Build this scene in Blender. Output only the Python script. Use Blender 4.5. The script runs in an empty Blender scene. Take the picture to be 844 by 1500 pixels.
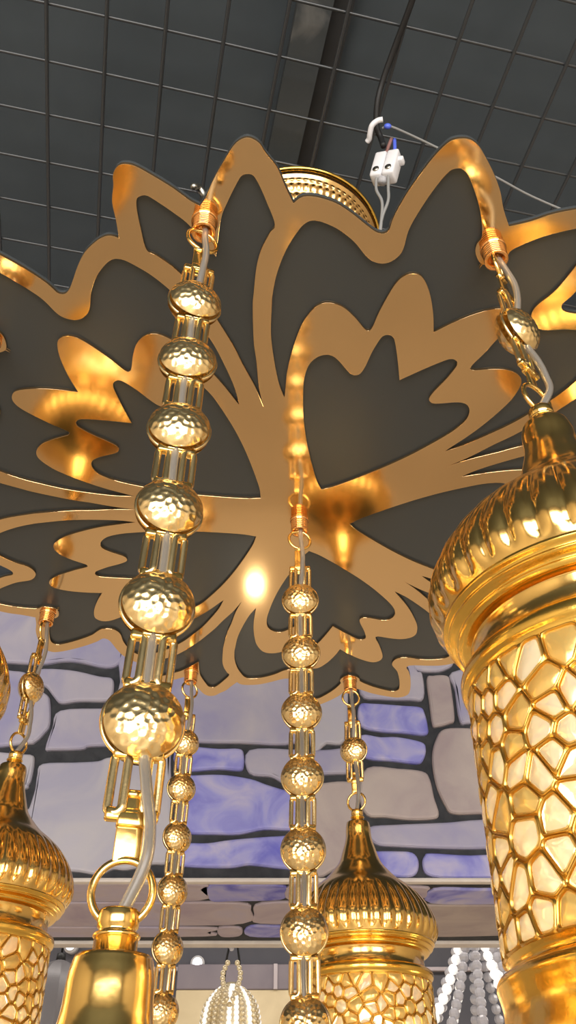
import bpy, bmesh, math, random
from mathutils import Vector, Matrix
from mathutils.geometry import delaunay_2d_cdt
random.seed(7)
sc = bpy.context.scene
COL = sc.collection
PI = math.pi

# ------------------------------------------------------------------ camera
F = 1200.0                                   # focal length in pixels of the 844 x 1500 frame
TH = math.atan(F / 1414.0)                   # camera looks up by this much
CT, ST = math.cos(TH), math.sin(TH)
CZ = 1.55                                    # height of the phone above the floor
H = 0.55                                     # plate hangs this far above the phone

cd = bpy.data.cameras.new('camera')
cam = bpy.data.objects.new('camera', cd)
COL.objects.link(cam)
cam.location = (0, 0, CZ)
cam.rotation_euler = (PI / 2 + TH, 0, 0)
cd.sensor_fit = 'VERTICAL'
cd.sensor_height = 24.0
cd.lens = 24.0 * F / 1500.0
cd.clip_start = 0.01
sc.camera = cam


def ray(px, py):
    u = (750 - py) / F
    return Vector(((px - 422) / F, CT - ST * u, ST + CT * u))


def on_z(px, py, z):            # a point at height z (above the camera)
    d = ray(px, py)
    return d * (z / d.z)


def on_y(px, py, y):            # a point at distance y in front of the camera
    d = ray(px, py)
    return d * (y / d.y)


# ------------------------------------------------------------------ materials
def nodes(m):
    m.use_nodes = True
    nt = m.node_tree
    return nt, nt.nodes['Principled BSDF']


def mat(name, col, rough=0.5, metal=0.0, spec=0.5, emit=None, estr=0.0, trans=0.0, bump=0.0, bscale=200.0, coat=0.0):
    m = bpy.data.materials.new(name)
    nt, b = nodes(m)
    b.inputs['Base Color'].default_value = (*col, 1)
    b.inputs['Roughness'].default_value = rough
    b.inputs['Metallic'].default_value = metal
    b.inputs['Specular IOR Level'].default_value = spec
    b.inputs['Transmission Weight'].default_value = trans
    b.inputs['Coat Weight'].default_value = coat
    if emit:
        b.inputs['Emission Color'].default_value = (*emit, 1)
        b.inputs['Emission Strength'].default_value = estr
    if bump > 0:
        tc = nt.nodes.new('ShaderNodeTexCoord')
        nz = nt.nodes.new('ShaderNodeTexNoise')
        nz.inputs['Scale'].default_value = bscale
        nz.inputs['Detail'].default_value = 3
        bp = nt.nodes.new('ShaderNodeBump')
        bp.inputs['Strength'].default_value = bump
        bp.inputs['Distance'].default_value = 0.001
        nt.links.new(tc.outputs['Object'], nz.inputs['Vector'])
        nt.links.new(nz.outputs['Fac'], bp.inputs['Height'])
        nt.links.new(bp.outputs['Normal'], b.inputs['Normal'])
    return m


def noise_mat(name, cols, scale, rough=0.8, detail=5, distort=0.6, bump=0.3, bdist=0.004, spec=0.3, stops=None):
    m = bpy.data.materials.new(name)
    nt, b = nodes(m)
    tc = nt.nodes.new('ShaderNodeTexCoord')
    nz = nt.nodes.new('ShaderNodeTexNoise')
    nz.inputs['Scale'].default_value = scale
    nz.inputs['Detail'].default_value = detail
    nz.inputs['Distortion'].default_value = distort
    rp = nt.nodes.new('ShaderNodeValToRGB')
    el = rp.color_ramp.elements
    n = len(cols)
    stops = stops or [0.3 + 0.4 * i / (n - 1) for i in range(n)]
    while len(el) < n:
        el.new(0.5)
    for e, c, s in zip(el, cols, stops):
        e.position = s
        e.color = (*c, 1)
    nt.links.new(tc.outputs['Object'], nz.inputs['Vector'])
    nt.links.new(nz.outputs['Fac'], rp.inputs['Fac'])
    nt.links.new(rp.outputs['Color'], b.inputs['Base Color'])
    b.inputs['Roughness'].default_value = rough
    b.inputs['Specular IOR Level'].default_value = spec
    if bump > 0:
        n2 = nt.nodes.new('ShaderNodeTexNoise')
        n2.inputs['Scale'].default_value = scale * 3.5
        n2.inputs['Detail'].default_value = 6
        bp = nt.nodes.new('ShaderNodeBump')
        bp.inputs['Strength'].default_value = bump
        bp.inputs['Distance'].default_value = bdist
        nt.links.new(tc.outputs['Object'], n2.inputs['Vector'])
        nt.links.new(n2.outputs['Fac'], bp.inputs['Height'])
        nt.links.new(bp.outputs['Normal'], b.inputs['Normal'])
    return m


M = {}
M['mirror_gold'] = mat('gold mirror acrylic', (0.88, 0.61, 0.32), 0.09, 1.0, bump=0.10, bscale=9)
M['gold'] = mat('polished gold plated metal', (0.97, 0.65, 0.21), 0.17, 1.0, bump=0.25, bscale=70)
M['gold_hammered'] = mat('hammered gold metal', (0.96, 0.73, 0.36), 0.24, 1.0, bump=0.10, bscale=300)
M['gold_rich'] = mat('deep yellow gold metal', (0.98, 0.62, 0.13), 0.2, 1.0, bump=0.15, bscale=180)
M['gold_dark'] = mat('brownish gold lattice', (0.74, 0.44, 0.10), 0.28, 1.0)
M['gold_dish'] = mat('hammered brass dish', (0.74, 0.48, 0.19), 0.24, 1.0)
M['rose_gold'] = mat('copper gold thread sleeve', (0.98, 0.50, 0.18), 0.2, 1.0)
M['black_board'] = mat('black gloss board', (0.050, 0.056, 0.058), 0.25, 0.0, spec=0.55)
M['cable'] = mat('clear cable', (0.27, 0.24, 0.20), 0.28, 0.0, spec=0.4, trans=0.45)
M['wire_black'] = mat('black painted wire', (0.035, 0.038, 0.040), 0.33, 0.0, spec=0.7)
M['cable_black'] = mat('black rubber', (0.012, 0.012, 0.012), 0.55)
M['cable_grey'] = mat('grey wire sheath', (0.28, 0.28, 0.27), 0.5)
M['white_plastic'] = mat('white plastic', (0.80, 0.79, 0.80), 0.4)
M['blue_plastic'] = mat('blue wire insulation', (0.10, 0.16, 0.75), 0.4)
M['brown_plastic'] = mat('brown wire insulation', (0.30, 0.15, 0.13), 0.5)
M['screw'] = mat('dull steel', (0.4, 0.38, 0.33), 0.35, 1.0)
M['slot_shade'] = mat('painted slot shade', (0.02, 0.02, 0.02), 0.8)
M['glass'] = mat('pearly lantern glass', (0.80, 0.80, 0.58), 0.16, 0.0, spec=0.7, trans=0.45, bump=0.35, bscale=120, coat=0.5)
M['gold_glass'] = mat('gold tinted glass', (0.86, 0.62, 0.20), 0.2, 0.45, spec=0.7, trans=0.3, bump=0.3, bscale=120)
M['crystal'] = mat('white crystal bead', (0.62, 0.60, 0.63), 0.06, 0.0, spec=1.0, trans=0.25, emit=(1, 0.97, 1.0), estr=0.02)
M['crystal_glow'] = mat('white bead with sparkle glow', (0.95, 0.93, 0.90), 0.1, 0.0, spec=1.0, emit=(1, 0.97, 0.93), estr=0.55)  # bead sparkle put in as emission, the beads are no lamps
M['bead_cream'] = mat('cream gold bead', (0.85, 0.74, 0.50), 0.2, 0.35)
M['grey_crystal'] = mat('smoky crystal facet', (0.16, 0.15, 0.155), 0.4, 0.0, spec=0.6, bump=0.6, bscale=40)
M['mortar'] = noise_mat('dark mortar', [(0.035, 0.037, 0.042), (0.060, 0.062, 0.068)], 30, 0.9, bump=0.4)
M['stone_lav'] = noise_mat('lavender grey stone', [(0.32, 0.31, 0.50), (0.40, 0.38, 0.50), (0.49, 0.46, 0.52)], 7, 0.75)
M['stone_pale'] = noise_mat('pale grey stone', [(0.40, 0.39, 0.50), (0.50, 0.48, 0.52), (0.46, 0.445, 0.55)], 6, 0.75)
M['stone_blue'] = noise_mat('violet blue stone', [(0.15, 0.15, 0.58), (0.33, 0.33, 0.70), (0.52, 0.49, 0.68)], 11, 0.72, distort=1.2)
M['stone_tan'] = noise_mat('taupe stone', [(0.38, 0.31, 0.32), (0.45, 0.38, 0.37), (0.51, 0.44, 0.41)], 9, 0.78)
M['stone_mauve'] = noise_mat('mauve stone', [(0.40, 0.33, 0.42), (0.50, 0.43, 0.48), (0.46, 0.42, 0.56)], 8, 0.78)
M['edge_beige'] = noise_mat('beige edge trim', [(0.62, 0.56, 0.52), (0.74, 0.68, 0.62)], 20, 0.6, bump=0.1)
M['ceiling'] = noise_mat('dark painted ceiling', [(0.050, 0.062, 0.071), (0.064, 0.078, 0.088)], 6, 0.75, bump=0.15)
M['batten'] = noise_mat('worn grey batten', [(0.042, 0.050, 0.054), (0.054, 0.060, 0.062), (0.17, 0.168, 0.158)], 9, 0.7, stops=[0.35, 0.62, 0.74], bump=0.3)
M['bulb'] = mat('lit lamp bulb', (1, 0.9, 0.7), 0.3, emit=(1.0, 0.82, 0.52), estr=14.0)
M['sheet_edge'] = mat('dark acrylic edge', (0.05, 0.032, 0.014), 0.35)
M['floor'] = noise_mat('warm tile floor', [(0.60, 0.52, 0.42), (0.72, 0.63, 0.51)], 1.2, 0.35, bump=0.0)
M['wall_cream'] = noise_mat('cream painted wall', [(0.56, 0.47, 0.36), (0.64, 0.55, 0.43)], 1.0, 0.7, bump=0.05)
M['slate'] = noise_mat('slate painted wall', [(0.080, 0.082, 0.10), (0.12, 0.115, 0.13)], 3, 0.6, bump=0.05)
M['panel_grey'] = noise_mat('grey violet panel', [(0.23, 0.20, 0.23), (0.30, 0.26, 0.28)], 6, 0.6, bump=0.05)
M['panel_beige'] = noise_mat('beige panel', [(0.62, 0.50, 0.30), (0.76, 0.63, 0.40)], 9, 0.6, bump=0.05)
M['rail'] = mat('pale rail', (0.55, 0.48, 0.50), 0.4)
M['lamp_white'] = mat('lit downlight lens', (0.9, 0.9, 0.95), 0.3, emit=(0.95, 0.95, 1.0), estr=1.2)


# ------------------------------------------------------------------ mesh helpers
def link(name, bm, mats, parent=None, loc=(0, 0, 0), rot=(0, 0, 0), smooth=True):
    me = bpy.data.meshes.new(name)
    bm.to_mesh(me)
    bm.free()
    for m in (mats if isinstance(mats, (list, tuple)) else [mats]):
        me.materials.append(m)
    if smooth:
        for p in me.polygons:
            p.use_smooth = True
    o = bpy.data.objects.new(name, me)
    COL.objects.link(o)
    o.location = loc
    o.rotation_euler = rot
    if parent:
        o.parent = parent
    return o


def put(name, me, parent, loc=(0, 0, 0), rot=(0, 0, 0)):
    o = bpy.data.objects.new(name, me)
    COL.objects.link(o)
    o.location = loc
    o.rotation_euler = rot
    if parent:
        o.parent = parent
    return o


def thing(name, label, cat, loc=(0, 0, 0), rz=0.0, group=None):
    o = bpy.data.objects.new(name, None)
    COL.objects.link(o)
    o.empty_display_size = 0.02
    o.location = loc
    o.rotation_euler = (0, 0, rz)
    o['label'] = label
    o['category'] = cat
    if group:
        o['group'] = group
    return o


def tag(o, label, cat, group=None):
    o['label'] = label
    o['category'] = cat
    if group:
        o['group'] = group
    return o


def lathe(bm, prof, n=48, mod=None, cap=True, z0=0.0):
    """prof: list of (r, z). mod(angle, r, z) -> r."""
    rings = []
    for r, z in prof:
        ring = []
        for i in range(n):
            a = 2 * PI * i / n
            rr = mod(a, r, z) if mod else r
            ring.append(bm.verts.new((rr * math.cos(a), rr * math.sin(a), z + z0)))
        rings.append(ring)
    for A, B in zip(rings, rings[1:]):
        for i in range(n):
            j = (i + 1) % n
            try:
                bm.faces.new((A[i], A[j], B[j], B[i]))
            except ValueError:
                pass
    if cap:
        for ring in (rings[0], rings[-1]):
            try:
                bm.faces.new(ring)
            except ValueError:
                pass
    return rings


def catmull(P, closed=False, k=6):
    n = len(P)
    out = []
    rng = range(n if closed else n - 1)
    for i in rng:
        if closed:
            p0, p1, p2, p3 = P[(i - 1) % n], P[i], P[(i + 1) % n], P[(i + 2) % n]
        else:
            p1, p2 = P[i], P[i + 1]
            p0 = P[i - 1] if i > 0 else p1 + (p1 - p2)
            p3 = P[i + 2] if i + 2 < n else p2 + (p2 - p1)
        for s in range(k):
            t = s / k
            out.append(0.5 * ((2 * p1) + (p2 - p0) * t + (2 * p0 - 5 * p1 + 4 * p2 - p3) * t * t + (3 * p1 - p0 - 3 * p2 + p3) * t ** 3))
    if not closed:
        out.append(P[-1].copy())
    return out


def tube(bm, pts, r, n=10, closed=False, caps=True, sy=1.0):
    pts = [Vector(p) for p in pts]
    N = len(pts)
    rings = []
    up = None
    for i, p in enumerate(pts):
        if closed:
            t = pts[(i + 1) % N] - pts[(i - 1) % N]
        else:
            t = pts[min(i + 1, N - 1)] - pts[max(i - 1, 0)]
        t.normalize()
        if up is None:
            up = Vector((0, 0, 1)) if abs(t.z) < 0.9 else Vector((0, 1, 0))
        b = t.cross(up)
        if b.length < 1e-6:
            b = t.orthogonal()
        b.normalize()
        up = b.cross(t).normalized()
        rr = r[i] if isinstance(r, (list, tuple)) else r
        rings.append([bm.verts.new(p + rr * (math.cos(2 * PI * q / n) * b + sy * math.sin(2 * PI * q / n) * up)) for q in range(n)])
    rng = range(N if closed else N - 1)
    for i in rng:
        A, B = rings[i], rings[(i + 1) % N]
        for q in range(n):
            w = (q + 1) % n
            bm.faces.new((A[q], A[w], B[w], B[q]))
    if caps and not closed:
        bm.faces.new(rings[0][::-1])
        bm.faces.new(rings[-1])


def torus(bm, R, r, mtx=Matrix(), n=40, k=10):
    pts = [mtx @ Vector((R * math.cos(2 * PI * i / n), R * math.sin(2 * PI * i / n), 0)) for i in range(n)]
    tube(bm, pts, r, k, closed=True)


def box(bm, a, b, bev=0.0):
    r = bmesh.ops.create_cube(bm, size=1.0)
    vs = r['verts']
    for v in vs:
        v.co = Vector([a[i] + (v.co[i] + 0.5) * (b[i] - a[i]) for i in range(3)])
    if bev > 0:
        es = list({e for v in vs for e in v.link_edges})
        bmesh.ops.bevel(bm, geom=es, offset=bev, segments=2, affect='EDGES', profile=0.5)


def sphere(bm, c, r, u=12, v=8):
    m = Matrix.Translation(Vector(c))
    bmesh.ops.create_uvsphere(bm, u_segments=u, v_segments=v, radius=r, matrix=m)


# ------------------------------------------------------------------ room shell (structure)
def struct(name, bm, m, smooth=False):
    o = link(name, bm, m, smooth=smooth)
    o.location = (0, 0, CZ)
    o['kind'] = 'structure'
    return o


X0, X1, Y0, Y1 = -2.4, 2.4, -2.6, 3.1
ZF, ZC = -CZ, 1.262
DW, DS, ZS = 1.75, 2.262, 0.503            # bulkhead front, soffit back edge, soffit height
for nm, a, b, m in (('floor', (X0, Y0, ZF - 0.06), (X1, Y1, ZF), 'floor'),
                    ('ceiling', (X0, Y0, ZC), (X1, Y1, ZC + 0.08), 'ceiling'),
                    ('wall_left', (X0 - 0.08, Y0, ZF), (X0, Y1, ZC), 'wall_cream'),
                    ('wall_right', (X1, Y0, ZF), (X1 + 0.08, Y1, ZC), 'wall_cream'),
                    ('wall_front', (X0, Y0 - 0.08, ZF), (X1, Y0, ZC), 'wall_cream'),
                    ('wall_back', (X0, Y1, ZF), (X1, Y1 + 0.08, ZC), 'wall_cream')):
    bm = bmesh.new()
    box(bm, a, b)
    struct(nm, bm, M[m])


def stone_poly(bm, pts, frame, depth, mi, k=4):
    """pts: 2-D outline in the plane; frame(u, v, h) -> 3-D; raised rounded stone"""
    P = catmull([Vector((p[0], p[1], 0)) for p in pts], True, k)
    c = sum(P, Vector()) / len(P)
    area = 0.5 * sum(P[i].x * P[(i + 1) % len(P)].y - P[(i + 1) % len(P)].x * P[i].y for i in range(len(P)))
    if area < 0:
        P.reverse()
    n = len(P)
    nor = []
    for i in range(n):
        t = P[(i + 1) % n] - P[i - 1]
        v = Vector((-t.y, t.x, 0))
        nor.append(v.normalized() if v.length > 1e-9 else Vector())
    rings = []
    for ins, h in ((-0.0022, 0.0), (-0.0022, depth * 0.55), (0.0004, depth * 0.9), (0.004, depth)):
        rings.append([bm.verts.new(frame(P[i].x + nor[i].x * ins, P[i].y + nor[i].y * ins, h)) for i in range(n)])
    for A, B in zip(rings, rings[1:]):
        for i in range(n):
            j = (i + 1) % n
            f = bm.faces.new((A[i], A[j], B[j], B[i]))
            f.material_index = mi
    f = bm.faces.new(rings[-1])
    f.material_index = mi
    bmesh.ops.triangulate(bm, faces=[f])


STM = ['mortar', 'stone_lav', 'stone_pale', 'stone_blue', 'stone_tan', 'stone_mauve', 'edge_beige']
LAV, PALE, BLUE, TAN, MAUVE, BEIGE = 1, 2, 3, 4, 5, 6
# stones of the bulkhead face, traced outlines
ST_PX = [
    (LAV, [(-70, 860), (60, 850), (178, 866), (182, 950), (176, 972), (156, 979), (117, 971), (91, 970), (60, 974), (0, 971), (-70, 970)]),
    (LAV, [(57, 984), (104, 985), (146, 994), (164, 997), (166, 1010), (163, 1022), (155, 1028), (117, 1028), (91, 1031), (81, 1022), (70, 1008), (57, 1000)]),
    (LAV, [(-70, 985), (20, 986), (42, 992), (56, 1012), (69, 1021), (73, 1031), (73, 1062), (65, 1075), (52, 1087), (36, 1090), (-70, 1090)]),
    (LAV, [(90, 1044), (156, 1041), (205, 1040), (250, 1050), (247, 1085), (200, 1091), (154, 1093), (130, 1094), (119, 1098), (76, 1099), (69, 1097), (79, 1068)]),
    (LAV, [(178, 1001), (186, 940), (300, 930), (432, 935), (438, 1040), (434, 1088), (350, 1089), (290, 1088), (262, 1082), (258, 1040), (178, 1030)]),
    (PALE, [(456, 940), (503, 960), (508, 1040), (503, 1087), (478, 1090), (456, 1092)]),
    (BLUE, [(262, 1098), (320, 1100), (350, 1100), (356, 1107), (356, 1124), (350, 1129), (320, 1127), (264, 1128)]),
    (LAV, [(366, 1102), (425, 1101), (437, 1106), (438, 1148), (427, 1150), (413, 1146), (397, 1138), (366, 1133)]),
    (LAV, [(455, 1106), (486, 1101), (505, 1100), (512, 1110), (510, 1131), (493, 1134), (455, 1132)]),
    (BLUE, [(262, 1140), (282, 1139), (324, 1138), (366, 1144), (389, 1152), (415, 1160), (438, 1165), (441, 1212), (423, 1216), (387, 1215), (350, 1222), (316, 1222), (276, 1221), (262, 1216)]),
    (PALE, [(64, 1122), (111, 1120), (145, 1118), (166, 1112), (242, 1108), (249, 1120), (250, 1240), (244, 1264), (223, 1266), (187, 1274), (166, 1273), (145, 1281), (106, 1276), (40, 1279), (33, 1250), (41, 1195), (46, 1184), (54, 1158), (57, 1137)]),
    (PALE, [(-70, 1104), (33, 1108), (46, 1109), (50, 1114), (47, 1137), (42, 1150), (30, 1156), (-70, 1156)]),
    (PALE, [(-70, 1170), (26, 1168), (34, 1180), (30, 1230), (22, 1272), (-70, 1276)]),
    (BLUE, [(262, 1240), (279, 1238), (306, 1238), (342, 1233), (408, 1228), (440, 1230), (442, 1270), (413, 1272), (366, 1267), (335, 1271), (272, 1269), (262, 1262)]),
    (TAN, [(455, 1158), (475, 1150), (510, 1148), (520, 1158), (524, 1240), (516, 1268), (493, 1273), (457, 1278)]),
    (TAN, [(538, 1128), (582, 1129), (618, 1133), (628, 1144), (634, 1170), (641, 1194), (632, 1200), (600, 1201), (564, 1197), (538, 1194), (528, 1165)]),
    (BLUE, [(527, 1036), (547, 1034), (590, 1037), (614, 1039), (620, 1046), (625, 1067), (622, 1077), (589, 1074), (557, 1072), (529, 1064)]),
    (LAV, [(527, 965), (560, 960), (602, 968), (610, 986), (617, 990), (619, 1024), (600, 1026), (557, 1025), (529, 1018)]),
    (LAV, [(606, 966), (655, 962), (662, 974), (653, 981), (637, 985), (609, 982)]),
    (TAN, [(626, 997), (634, 993), (653, 993), (658, 1003), (664, 1052), (659, 1060), (640, 1065), (634, 1062), (630, 1032)]),
    (LAV, [(662, 988), (720, 980), (760, 990), (758, 1055), (689, 1060), (674, 1057), (667, 1012)]),
    (BLUE, [(530, 1080), (557, 1083), (582, 1083), (616, 1090), (622, 1099), (619, 1113), (610, 1119), (575, 1115), (540, 1112), (528, 1100)]),
    (TAN, [(652, 1071), (689, 1070), (760, 1074), (772, 1120), (762, 1190), (703, 1192), (664, 1192), (653, 1181), (639, 1149), (634, 1110), (640, 1084)]),
    (LAV, [(541, 1215), (582, 1211), (653, 1208), (701, 1204), (780, 1204), (785, 1238), (710, 1243), (653, 1243), (582, 1240), (550, 1236)]),
    (BLUE, [(535, 1252), (554, 1250), (582, 1250), (603, 1252), (611, 1263), (609, 1279), (596, 1285), (564, 1282), (538, 1280)]),
    (BLUE, [(623, 1256), (632, 1253), (689, 1256), (785, 1254), (790, 1284), (717, 1286), (653, 1286), (626, 1281), (620, 1266)]),
    (TAN, [(772, 975), (880, 970), (890, 1060), (800, 1066), (774, 1055)]),
    (PALE, [(786, 1080), (890, 1078), (895, 1185), (790, 1190)]),
    (LAV, [(800, 1204), (900, 1202), (905, 1240), (802, 1243)]),
    (TAN, [(804, 1256), (905, 1254), (910, 1282), (806, 1284)]),
]
bm = bmesh.new()
box(bm, (X0, DW, ZS), (X1, DS, ZC))
fr = lambda u, v, h: (u, DW - h, v)
used = []
for mi, px in ST_PX:
    pl = [on_y(x, y, DW) for x, y in px]
    stone_poly(bm, [(p.x, p.z) for p in pl], fr, 0.012, mi)


def fill_rows(xa, xb, za, zb, rnd):
    z = za
    while z < zb - 0.03:
        hh = min(rnd.choice((0.055, 0.07, 0.1, 0.13)), zb - z)
        x = xa
        while x < xb - 0.04:
            w = min(rnd.uniform(0.14, 0.34), xb - x)
            g = 0.007
            a, b, c, d = x + g, x + w - g, z + g, z + hh - g
            q = min(0.02, w / 6, hh / 4)
            jj = lambda: rnd.uniform(-0.004, 0.004)
            pts = [(a + q, c + jj()), ((a + b) / 2, c + jj()), (b - q, c + jj()), (b, c + q), (b + jj(), d - q), (b - q, d), ((a + b) / 2, d + jj()), (a + q, d), (a, d - q), (a + jj(), c + q)]
            stone_poly(bm, pts, fr, 0.012, rnd.choice((LAV, LAV, PALE, BLUE, TAN, MAUVE)), 3)
            x += w
        z += hh


R_ = random.Random(3)
fill_rows(X0 + 0.02, -0.78, ZS + 0.02, ZC - 0.02, R_)
fill_rows(0.80, X1 - 0.02, ZS + 0.02, ZC - 0.02, R_)
# soffit stones (underside of the bulkhead)
SO_PX = [
    (MAUVE, [(-300, 1294), (100, 1292), (290, 1293), (297, 1300), (292, 1316), (100, 1317), (-300, 1318)]),
    (BLUE, [(308, 1294), (360, 1294), (414, 1295), (416, 1306), (410, 1315), (340, 1317), (309, 1316)]),
    (MAUVE, [(426, 1295), (480, 1295), (615, 1297), (624, 1304), (612, 1314), (500, 1317), (426, 1317)]),
    (BLUE, [(636, 1301), (700, 1301), (800, 1302), (806, 1315), (730, 1321), (631, 1320)]),
    (MAUVE, [(-300, 1321), (90, 1320), (220, 1320), (350, 1321), (366, 1332), (356, 1350), (220, 1353), (-300, 1353)]),
    (MAUVE, [(384, 1321), (480, 1320), (560, 1322), (562, 1340), (500, 1349), (382, 1350), (374, 1338)]),
    (TAN, [(574, 1325), (620, 1324), (720, 1324), (810, 1326), (812, 1362), (720, 1368), (600, 1368), (572, 1350)]),
    (MAUVE, [(-300, 1357), (60, 1356), (300, 1357), (306, 1363), (298, 1369), (60, 1370), (-300, 1370)]),
    (MAUVE, [(322, 1357), (350, 1357), (354, 1364), (348, 1369), (324, 1369)]),
    (BLUE, [(368, 1355), (420, 1355), (520, 1354), (560, 1358), (558, 1369), (440, 1370), (366, 1369)]),
]
fs = lambda u, v, h: (u, v, ZS - h * 0.5)
for mi, px in SO_PX:
    pl = [on_z(x, y, ZS) for x, y in px]
    stone_poly(bm, [(p.x, p.y) for p in pl], fs, 0.010, mi)
for x in [X0 + 0.03 + 0.3 * i for i in range(16)]:
    if -0.95 < x < 0.45:
        continue
    for r in range(3):
        a, b = DW + 0.03 + r * 0.155, DW + 0.17 + r * 0.155
        stone_poly(bm, [(x + 0.02, a), (x + 0.27, a), (x + 0.285, a + 0.02), (x + 0.285, b - 0.02), (x + 0.27, b), (x + 0.02, b), (x + 0.005, b - 0.02), (x + 0.005, a + 0.02)], fs, 0.010, (MAUVE, BLUE, TAN)[(r + int(x * 7)) % 3], 3)
bulk = struct('wall_bulkhead', bm, [M[s] for s in STM])
for i, (a, b) in enumerate((((X0, DW - 0.014, ZS - 0.0045), (X1, DW + 0.006, ZS + 0.004)), ((X0, DS - 0.03, ZS - 0.0075), (X1, DS + 0.012, ZS + 0.004)))):
    bm = bmesh.new()
    box(bm, a, b, 0.003)
    struct('trim_%d' % (i + 1), bm, M['edge_beige'])
bm = bmesh.new()
box(bm, (X0, Y1 - 0.012, 0.36), (X1, Y1, ZC))
struct('trim_6', bm, M['slate'])
# rail on the back wall
zr = on_y(422, 1420, Y1 - 0.02).z
bm = bmesh.new()
box(bm, (X0, Y1 - 0.03, zr - 0.006), (X1, Y1, zr + 0.006), 0.002)
struct('trim_3', bm, M['rail'])

# worn batten, and a black box painted as slot shade, above the wire mesh
GA = math.radians(12.1)
GD = Vector((-math.sin(GA), math.cos(GA), 0))     # wires running away
GN = Vector((math.cos(GA), math.sin(GA), 0))
HC = 1.20


def grid_box(bm, a0, a1, b0, b1, z0, z1, bev=0.0):
    r = bmesh.ops.create_cube(bm, size=1.0)
    for v in r['verts']:
        a = a0 + (v.co.x + 0.5) * (a1 - a0)
        b = b0 + (v.co.y + 0.5) * (b1 - b0)
        p = GN * a + GD * b
        v.co = Vector((p.x, p.y, z0 + (v.co.z + 0.5) * (z1 - z0)))


def goff(px, py, z):
    p = on_z(px, py, z)
    return p.dot(GN), p.dot(GD)


bm = bmesh.new()
aL, _ = goff(425, 60, 1.235)
aR, _ = goff(476, 60, 1.235)
grid_box(bm, aL, aR, -1.2, 1.55, 1.232, ZC)
struct('trim_4', bm, M['batten'])
bm = bmesh.new()
aR2, _ = goff(512, 60, 1.235)
grid_box(bm, aR, aR2 - 0.004, -1.2, 1.55, 1.246, ZC)
struct('trim_5', bm, M['slot_shade'])  # solid black box, shade of the gap put into its colour

# ------------------------------------------------------------------ wire mesh below the ceiling
mesh_t = thing('wire_mesh', 'black welded wire mesh of square cells stretched under the dark ceiling', 'wire mesh', (0, 0, CZ))
SA, SB = 0.0648 * HC, 0.0609 * HC
a0, b0 = -0.1900 * HC, 0.4323 * HC


def wires(name, span, length, along, across, o0, step, z, r):
    bm = bmesh.new()
    i0, i1 = int(math.floor((span[0] - o0) / step)), int(math.ceil((span[1] - o0) / step))
    for i in range(i0, i1 + 1):
        o = o0 + i * step
        w = random.uniform(-0.0012, 0.0012)
        n = 14
        pts = [across * (o + w * math.sin(j * 1.3 + i)) + along * (length[0] + (length[1] - length[0]) * j / n) + Vector((0, 0, z + random.uniform(-.0008, .0008))) for j in range(n + 1)]
        tube(bm, pts, r, 8)
    return link(name, bm, M['wire_black'], mesh_t)


wires('lengthwise_wires', (-1.5, 1.5), (-0.9, 1.45), GD, GN, a0, SA, HC, 0.0027)
wires('crosswise_wires', (-0.9, 1.45), (-1.5, 1.5), GN, GD, b0, SB, HC + 0.0045, 0.0022)

# ------------------------------------------------------------------ flower plate
CTR = Vector((0.0217 * H, 1.204 * H, 0))
PAX = 294.0


def pol(p):
    v = on_z(p[0], p[1], H) - CTR
    a = math.degrees(math.atan2(v.y, v.x)) - PAX
    while a < -180:
        a += 360
    while a > 180:
        a -= 360
    return [a, math.hypot(v.x, v.y)]


OUT = [pol(p) for p in [(297, 301), (301.6, 289), (313, 263), (330, 233), (343, 213), (354.6, 204), (366, 202.5), (379.5, 210), (389.5, 225), (406, 246), (417.7, 273), (430, 298.5), (439, 291), (449, 288), (466, 289.6), (492, 298), (515.6, 313), (535.5, 329), (549, 339), (560, 342.7), (570, 337.7), (576.6, 319.5), (593, 289.6), (613, 260), (636, 230), (656, 210), (669.5, 204), (686, 204), (699, 211.6), (709, 226.5), (722.6, 253), (732.5, 279.6), (737.5, 306), (741, 330)]]
OUT[0][0] = -36.0
OUT[-1][0] = 0.0
PIN = [pol(p) for p in [(471, 717.5), (462.5, 700), (451, 655.7), (445, 616), (444, 576), (446, 553), (452.5, 534.6), (464, 523.7), (476, 519.7), (486, 521), (496, 528), (512, 546), (520.5, 549.5), (528, 547), (535.5, 536), (545.4, 515), (557, 496.5), (563, 491.5), (569, 490.5), (575, 493), (579, 501), (583, 528), (586.5, 557)]]
PIN[0][0] = 0.0
PIN[-1][0] = 0.0
RO = [pol(p) for p in [(416.5, 583), (407.7, 559.5), (401, 526), (396.8, 490), (397.8, 450), (399.5, 429), (406, 399), (419, 366), (436, 339), (446, 328), (457, 323), (472, 325), (496, 336), (519, 354), (535.5, 374), (546, 382.5), (560, 386), (573, 383), (585, 374), (591.5, 362.6), (598, 339), (610, 316), (633, 281), (656, 253), (669.5, 246.5), (679.4, 249), (688, 260), (699, 289.6), (705, 316), (706.5, 346), (699, 358), (697, 369), (701, 381), (707, 388)]]
RO.append([0.0, RO[-1][1] - 0.004])
RI = [pol(p) for p in [(416.5, 583), (417.7, 576), (421, 546), (427.6, 516), (439, 483), (449, 465), (464.5, 448.5), (482, 444), (502, 450), (519.5, 465), (534.5, 482.5), (542, 485), (547, 477.5), (557, 455), (577, 420), (592, 405), (607, 401.5), (619.5, 407.5), (629.5, 430), (634.5, 460), (636, 487.5)]]
RI[-1][0] = 0.0
LF = [pol(p) for p in [(384.5, 597), (379.5, 566), (376, 530), (372, 500), (370.5, 450), (372, 429), (376, 392), (383, 366), (394.5, 343), (403, 329), (391, 296), (379.5, 270), (371, 257), (363, 254.7), (354.6, 257), (348, 266), (333, 296), (323, 323), (315, 376)]]
LF[0][0] = -36.0
LF[-1][0] = -36.0


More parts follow.
